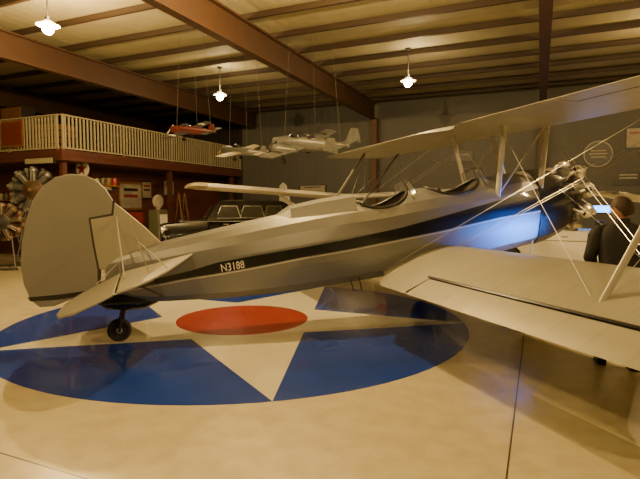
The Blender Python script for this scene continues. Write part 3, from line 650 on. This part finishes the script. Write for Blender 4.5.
t = place(182, 19.0, 'wooden_ladder', 'wooden stepladder standing by the maroon wall behind the vintage car', 'ladder', BA+PI/2)
lad = MB()
for s_ in (-1, 1): lad.tube([V(s_*.24, -.3, 0), V(s_*.16, 0, 2.1)], .025, 6).tube([V(s_*.24, .28, 0), V(s_*.16, .03, 2.05)], .018, 6)
lad.build('side_rails', M['wood'], t)
for i in range(6): MB().box((0, -.3+.3*(i+1)/7, .3*(i+1)), (.44-.02*i, .09, .025)).build('step', M['wood'], t)
# mezzanine clutter
def onmez(px, D, name, label, cat):
    q = at(px, 110, D); return thing(name, label, cat, (q.x, q.y, 3.2), BA)
t = onmez(18, 17.0, 'cabinet', 'tall dark cabinet standing on the balcony at far left', 'cabinet')
MB().box((0, 0, .85), (1.0, .5, 1.7)).build('body', M['darkwood'], t)
for s_ in (-1, 1): MB().box((s_*.25, -.26, .85), (.46, .02, 1.6)).build('door', M['wood'], t)
t = onmez(55, 17.0, 'crate_stack', 'dark slatted crate behind the balcony pickets beside the cabinet', 'crate')
mb = MB()
for i in range(5): mb.box((0, 0, .12+i*.22), (1.0, .8, .17))
mb.build('slats', M['wood'], t); MB().box((0, 0, .55), (.94, .74, 1.1)).build('liner', M['dark'], t)
t = onmez(98, 17.6, 'armchair', 'dark armchair on the balcony behind the pickets', 'chair')
bevel(MB().box((0, 0, .3), (.8, .8, .35)).build('seat', M['leather'], t), .05); bevel(MB().box((0, .35, .75), (.8, .18, .8)).build('backrest', M['leather'], t), .05)
for s_ in (-1, 1): bevel(MB().box((s_*.42, 0, .45), (.14, .8, .3)).build('armrest', M['leather'], t), .04)
MB().box((0, 0, .06), (.7, .7, .12)).build('base', M['wood'], t)
# ------------------------------------------------------------------ hanging models
def model(px, py, D, size, head, bank, m1, m2, label, twin=False, m3='yellow'):
    p = at(px, py, D); t = thing('model_airplane', label, 'model airplane', p, head)
    s = size; Rm = Matrix.Rotation(bank, 3, 'X') @ Matrix.Rotation(R(-8), 3, 'Y')
    def bd(nm, mb, m):
        mb.v = [Rm @ (q*s) for q in mb.v]; return mb.build(nm, M[m], t)
    bd('fuselage', MB().loft([oval(*k) for k in ((.46, 0, .015, .015), (.44, 0, .05, .055), (.3, 0, .065, .075), (.05, .01, .065, .08), (-.2, .01, .04, .055), (-.5, .02, .008, .015))]), m1)
    bd('wing', MB().loft([wing_ring(V(.20-.05*abs(w), w, -.01+.05*abs(w)), V(-.03+.08*abs(w), w, -.015+.05*abs(w)), 0, 1) for w in (-.52, -.48, -.2, 0, .2, .48, .52)]), m2)
    bd('stabilizer', MB().prism([V(-.36, -.2, .02), V(-.36, .2, .02), V(-.47, .2, .02), V(-.47, -.2, .02)], (0, 0, .012)), m2)
    fins = (0,) if not twin else (-.19, .19)
    for y in fins: bd('tail_fin', MB().prism([V(-.33, y-.006, .02), V(-.40, y-.006, .14), V(-.48, y-.006, .14), V(-.5, y-.006, .0)], (0, .012, 0)), m1)
    bd('canopy', MB().sphere((.12, 0, .075), (.11, .04, .045)), 'darkglass')
    if twin:
        bd('nose_glazing', MB().sphere((.43, 0, .0), (.05, .045, .05)), 'darkglass'); bd('gun_turret', MB().sphere((-.05, 0, .09), (.035, .035, .035)), 'darkglass')
    for sy in (-1, 1):
        bd('wing_band', MB().loft([wing_ring(V(.202-.05*w, sy*w, -.008+.05*w), V(-.03+.08*w, sy*w, -.013+.05*w), .1, .8) for w in (.34, .38)]), m3)
    eng = ((0, .46),) if not twin else ((-.2, .30), (.2, .30))
    for y, x in eng:
        if twin:
            mb = MB().loft([oval(x, .0, .03, .03), oval(x-.03, .0, .05, .05), oval(x-.12, 0, .05, .05), oval(x-.32, 0, .012, .02)])
            for v in mb.v: v.y += y
            bd('nacelle', mb, m1)
            mb = MB().loft([oval(x-.001, .0, .052, .052), oval(x-.035, .0, .054, .054)])
            for v in mb.v: v.y += y
            bd('cowl_ring', mb, 'castdark')
        bd('propeller', MB().box((x+.012, y, 0), (.006, .02, .20), Matrix.Rotation(R(60), 3, 'X')).lathe([(.02, 0), (.002, .04)], 10, (x, y, 0), (1, 0, 0)), m3)
        for yy in ((-.09, .09) if not twin else (y,)): bd('landing_wheel', MB().tube([V(x-.12 if twin else .12, yy, -.02), V(x-.12 if twin else .12, yy, -.11)], .006, 6).lathe([(.032, -.012), (.032, .012)], 16, (x-.12 if twin else .12, yy, -.12), (0, 1, 0)), 'rubber')
    top = 5.76-p.z
    for q in (V(.1, -.25, .02), V(.1, .25, .02), V(-.4, 0, .03)):
        a_ = Rm @ (q*s); MB().tube([a_, V(a_.x*.7, a_.y*.7, top)], .003, 4).build('hanging_wire', M['thread'], t)
    return t
model(192, 131, 12.5, 1.5, R(150), R(-22), 'darkred', 'castdark', 'dark red model aircraft hanging in front of the balcony pickets', m3='white')
model(243, 152, 13, 1.5, R(150), R(-16), 'greymodel', 'cream', 'small silver and cream model aircraft hanging between red and grey models')
model(308, 145, 12, 2.4, R(140), R(-20), 'greymodel', 'greymodel', 'large grey twin-engine model aircraft hanging before the back wall', True, m3='castdark')
# ------------------------------------------------------------------ person
def skin(nodes, edges, sub=2):
    me = bpy.data.meshes.new('sk'); me.from_pydata([n[:3] for n in nodes], edges, []); me.update()
    ob = bpy.data.objects.new('sk', me); C.objects.link(ob)
    ob.modifiers.new('s', 'SKIN'); sd = ob.modifiers.new('d', 'SUBSURF'); sd.levels = sub; sd.render_levels = sub
    for i, n in enumerate(nodes):
        rx = n[3]; ry = n[4] if len(n) > 4 else rx
        me.skin_vertices[0].data[i].radius = (rx, ry); me.skin_vertices[0].data[i].use_root = (i == 0)
    bpy.context.view_layer.update()
    dg = bpy.context.evaluated_depsgraph_get(); m2 = bpy.data.meshes.new_from_object(ob.evaluated_get(dg)); bpy.data.objects.remove(ob)
    return m2
def tomb(me, mb=None):
    mb = mb or MB(); mb.add([v.co.copy() for v in me.vertices], [tuple(p.vertices) for p in me.polygons]); return mb
PE = thing('person', 'person in dark jacket and trousers standing beside the engine behind the lower wing', 'person', (3.05, 5.03, 0), R(68))
arm = {}
for s_ in (-1, 1): arm[s_] = [(.04, s_*.20, 1.40), (.03 if s_ > 0 else .08, s_*.28, 1.12), (.26, s_*.22, 1.02 if s_ < 0 else .98)]
nodes = [(0, 0, .95, .11, .09), (.01, 0, 1.08, .09, .08), (.03, 0, 1.24, .10, .08), (.045, 0, 1.37, .08, .06), (.06, 0, 1.45, .052), (.085, 0, 1.53, .05)]
edges = [(0, 1), (1, 2), (2, 3), (3, 4), (4, 5)]
for s_ in (-1, 1):
    i = len(nodes); fx = .06*s_
    nodes += [(0, s_*.10, .86, .075), (.03+fx*.5, s_*.12, .48, .055), (fx, s_*.14, .10, .038), (fx+.12, s_*.15, .05, .035)]; edges += [(0, i), (i, i+1), (i+1, i+2), (i+2, i+3)]
    i = len(nodes); a_ = arm[s_]
    nodes += [(*a_[0], .04), (*a_[1], .034), (*a_[2], .026)]; edges += [(3, i), (i, i+1), (i+1, i+2)]
bm_ = tomb(skin(nodes, edges))
hc = V(.115, 0, 1.605)
hd_ = MB().sphere((0, 0, 0), 1, 24, 18)
for v in hd_.v:
    x, y, z = v
    k = 1-.22*max(0, -z)**1.5
    X = x*.097*k; Y = y*.077*k*(1-.06*max(0, x)); Z = z*.122
    if x > 0:
        X += .008*math.exp(-((z+.75)/.2)**2-(y/.4)**2)
        X -= .010*sum(math.exp(-((z-.08)/.12)**2-((y-q)/.18)**2) for q in (-.42, .42))
        X += .005*math.exp(-((z-.28)/.1)**2-(y/.6)**2)
        X += .005*math.exp(-((z+.45)/.08)**2-(y/.3)**2)
    v.x, v.y, v.z = X, Y, Z
hd_.loft([[V(.088, -.008, .03), V(.088, .008, .03), V(.080, 0, .04)], [V(.108, -.010, -.015), V(.108, .010, -.015), V(.112, 0, -.008)], [V(.090, -.015, -.028), V(.090, .015, -.028), V(.1, 0, -.022)]])
for s_ in (-1, 1): hd_.sphere((-.005, s_*.079, -.005), (.018, .009, .032), 10, 7)
hr = Matrix.Rotation(R(78), 3, 'Z') @ Matrix.Rotation(R(16), 3, 'Y')
bm_.add([hr @ v+hc for v in hd_.v], hd_.f)
for s_ in (-1, 1):
    e_, w_ = Vector(arm[s_][1]), Vector(arm[s_][2]); d = (w_-e_).normalized(); side_ = V(0, 1, 0); side_ = (side_-d*side_.dot(d)).normalized()
    pn = [(*(w_-d*.01), .024, .02), (*(w_+d*.04), .036, .018), (*(w_+d*.085), .038, .016)]
    tomb(skin(pn, [(0, 1), (1, 2)]), bm_)
    for k, L in enumerate((.068, .078, .072, .056)):
        b0 = w_+d*.075+side_*(-.028+.019*k)
        q1 = b0+d*L*.45; q2 = q1+(d*.8+V(0, 0, -.3)).normalized()*L*.35; q3 = q2+(d*.5+V(0, 0, -.7)).normalized()*L*.3
        tomb(skin([(*b0, .0095), (*q1, .009), (*q2, .008), (*q3, .0065)], [(0, 1), (1, 2), (2, 3)], 1), bm_)
    b0 = w_+d*.02-side_*s_*.028; q1 = b0+(d*.6-side_*s_*.7).normalized()*.035; q2 = q1+(d*.9-side_*s_*.2).normalized()*.03
    tomb(skin([(*b0, .012), (*q1, .011), (*q2, .008)], [(0, 1), (1, 2)], 1), bm_)
bm_.build('body', M['skin'], PE, 80)
ey = MB()
for s_ in (-1, 1): ey.sphere(hr @ V(.083, s_*.032, .010)+hc, .011, 10, 7)
ey.build('eyes', M['white'], PE)
hb = MB().sphere((0, 0, 0), 1, 24, 14)
for v in hb.v:
    x, y, z = v; lim = .30 if x > .35 else (-.6 if x < .1 else -.1)
    zz = max(z, lim); k = 1.12+.03*math.sin(9*y+5*x)
    v.x, v.y, v.z = x*.097*k-.006, y*.077*k*1.04, zz*.122*1.10+.004
MBh = MB(); MBh.add([hr @ v+hc for v in hb.v], hb.f); MBh.build('hair', M['hair'], PE, 80)
jk = MB(); n_ = 28
def erg(cx, z, rx, ry): return [V(cx+rx*math.cos(2*PI*i/n_)*(1+.02*math.sin(5*2*PI*i/n_+z*9)), 1.06*ry*math.copysign(abs(math.sin(2*PI*i/n_))**.85, math.sin(2*PI*i/n_)), z) for i in range(n_)]
jk.loft([erg(*k) for k in ((0, .80, .145, .19), (0, .84, .15, .195), (.005, 1.0, .135, .185), (.02, 1.15, .14, .20), (.03, 1.28, .145, .215), (.035, 1.37, .125, .215), (.04, 1.42, .10, .18), (.05, 1.455, .08, .115), (.06, 1.475, .068, .072), (.075, 1.515, .066, .068))])
for s_ in (-1, 1):
    a_ = [Vector(k) for k in arm[s_]]; e2 = a_[2]-(a_[2]-a_[1]).normalized()*.01
    P_ = [a_[0]+V(0, -s_*.06, .0), a_[0]+V(0, s_*.0, -.01), a_[0].lerp(a_[1], .25)+V(0, s_*.012, 0), a_[0].lerp(a_[1], .6), a_[0].lerp(a_[1], .9), a_[1]+V(.015, 0, -.01), a_[1].lerp(e2, .3), a_[1].lerp(e2, .7), e2]
    jk.tube(P_, [.048, .072, .078, .070, .063, .062, .060, .053, .048], 14)
jk.build('jacket', M['jacket'], PE, 80)
tn = [(0, 0, .93, .13, .12)]; te_ = []
for s_ in (-1, 1):
    i = len(tn); fx = .06*s_
    tn += [(0, s_*.10, .82, .11), (.03+fx*.5, s_*.12, .48, .088), (fx, s_*.14, .09, .075)]; te_ += [(0, i), (i, i+1), (i+1, i+2)]
tomb(skin(tn, te_)).build('trousers', M['jeans'], PE, 80)
for s_ in (-1, 1):
    fx = .06*s_; y = s_*.14; rr = []
    for x, w, h0 in ((-.085, .030, .07), (-.07, .042, .10), (0, .046, .11), (.07, .047, .085), (.14, .051, .06), (.18, .040, .045), (.20, .018, .03)):
        rr.append([V(fx+x, y-w, 0), V(fx+x, y+w, 0), V(fx+x, y+w*1.02, h0*.45), V(fx+x, y+w*.6, h0), V(fx+x, y-w*.6, h0), V(fx+x, y-w*1.02, h0*.45)])
    bevel(MB().loft(rr).build('shoe', M['shoe'], PE, 70), .004)
# ------------------------------------------------------------------ world
w = bpy.data.worlds.new('world'); bpy.context.scene.world = w; w.use_nodes = True
w.node_tree.nodes['Background'].inputs[0].default_value = (.9, .7, .5, 1); w.node_tree.nodes['Background'].inputs[1].default_value = .005
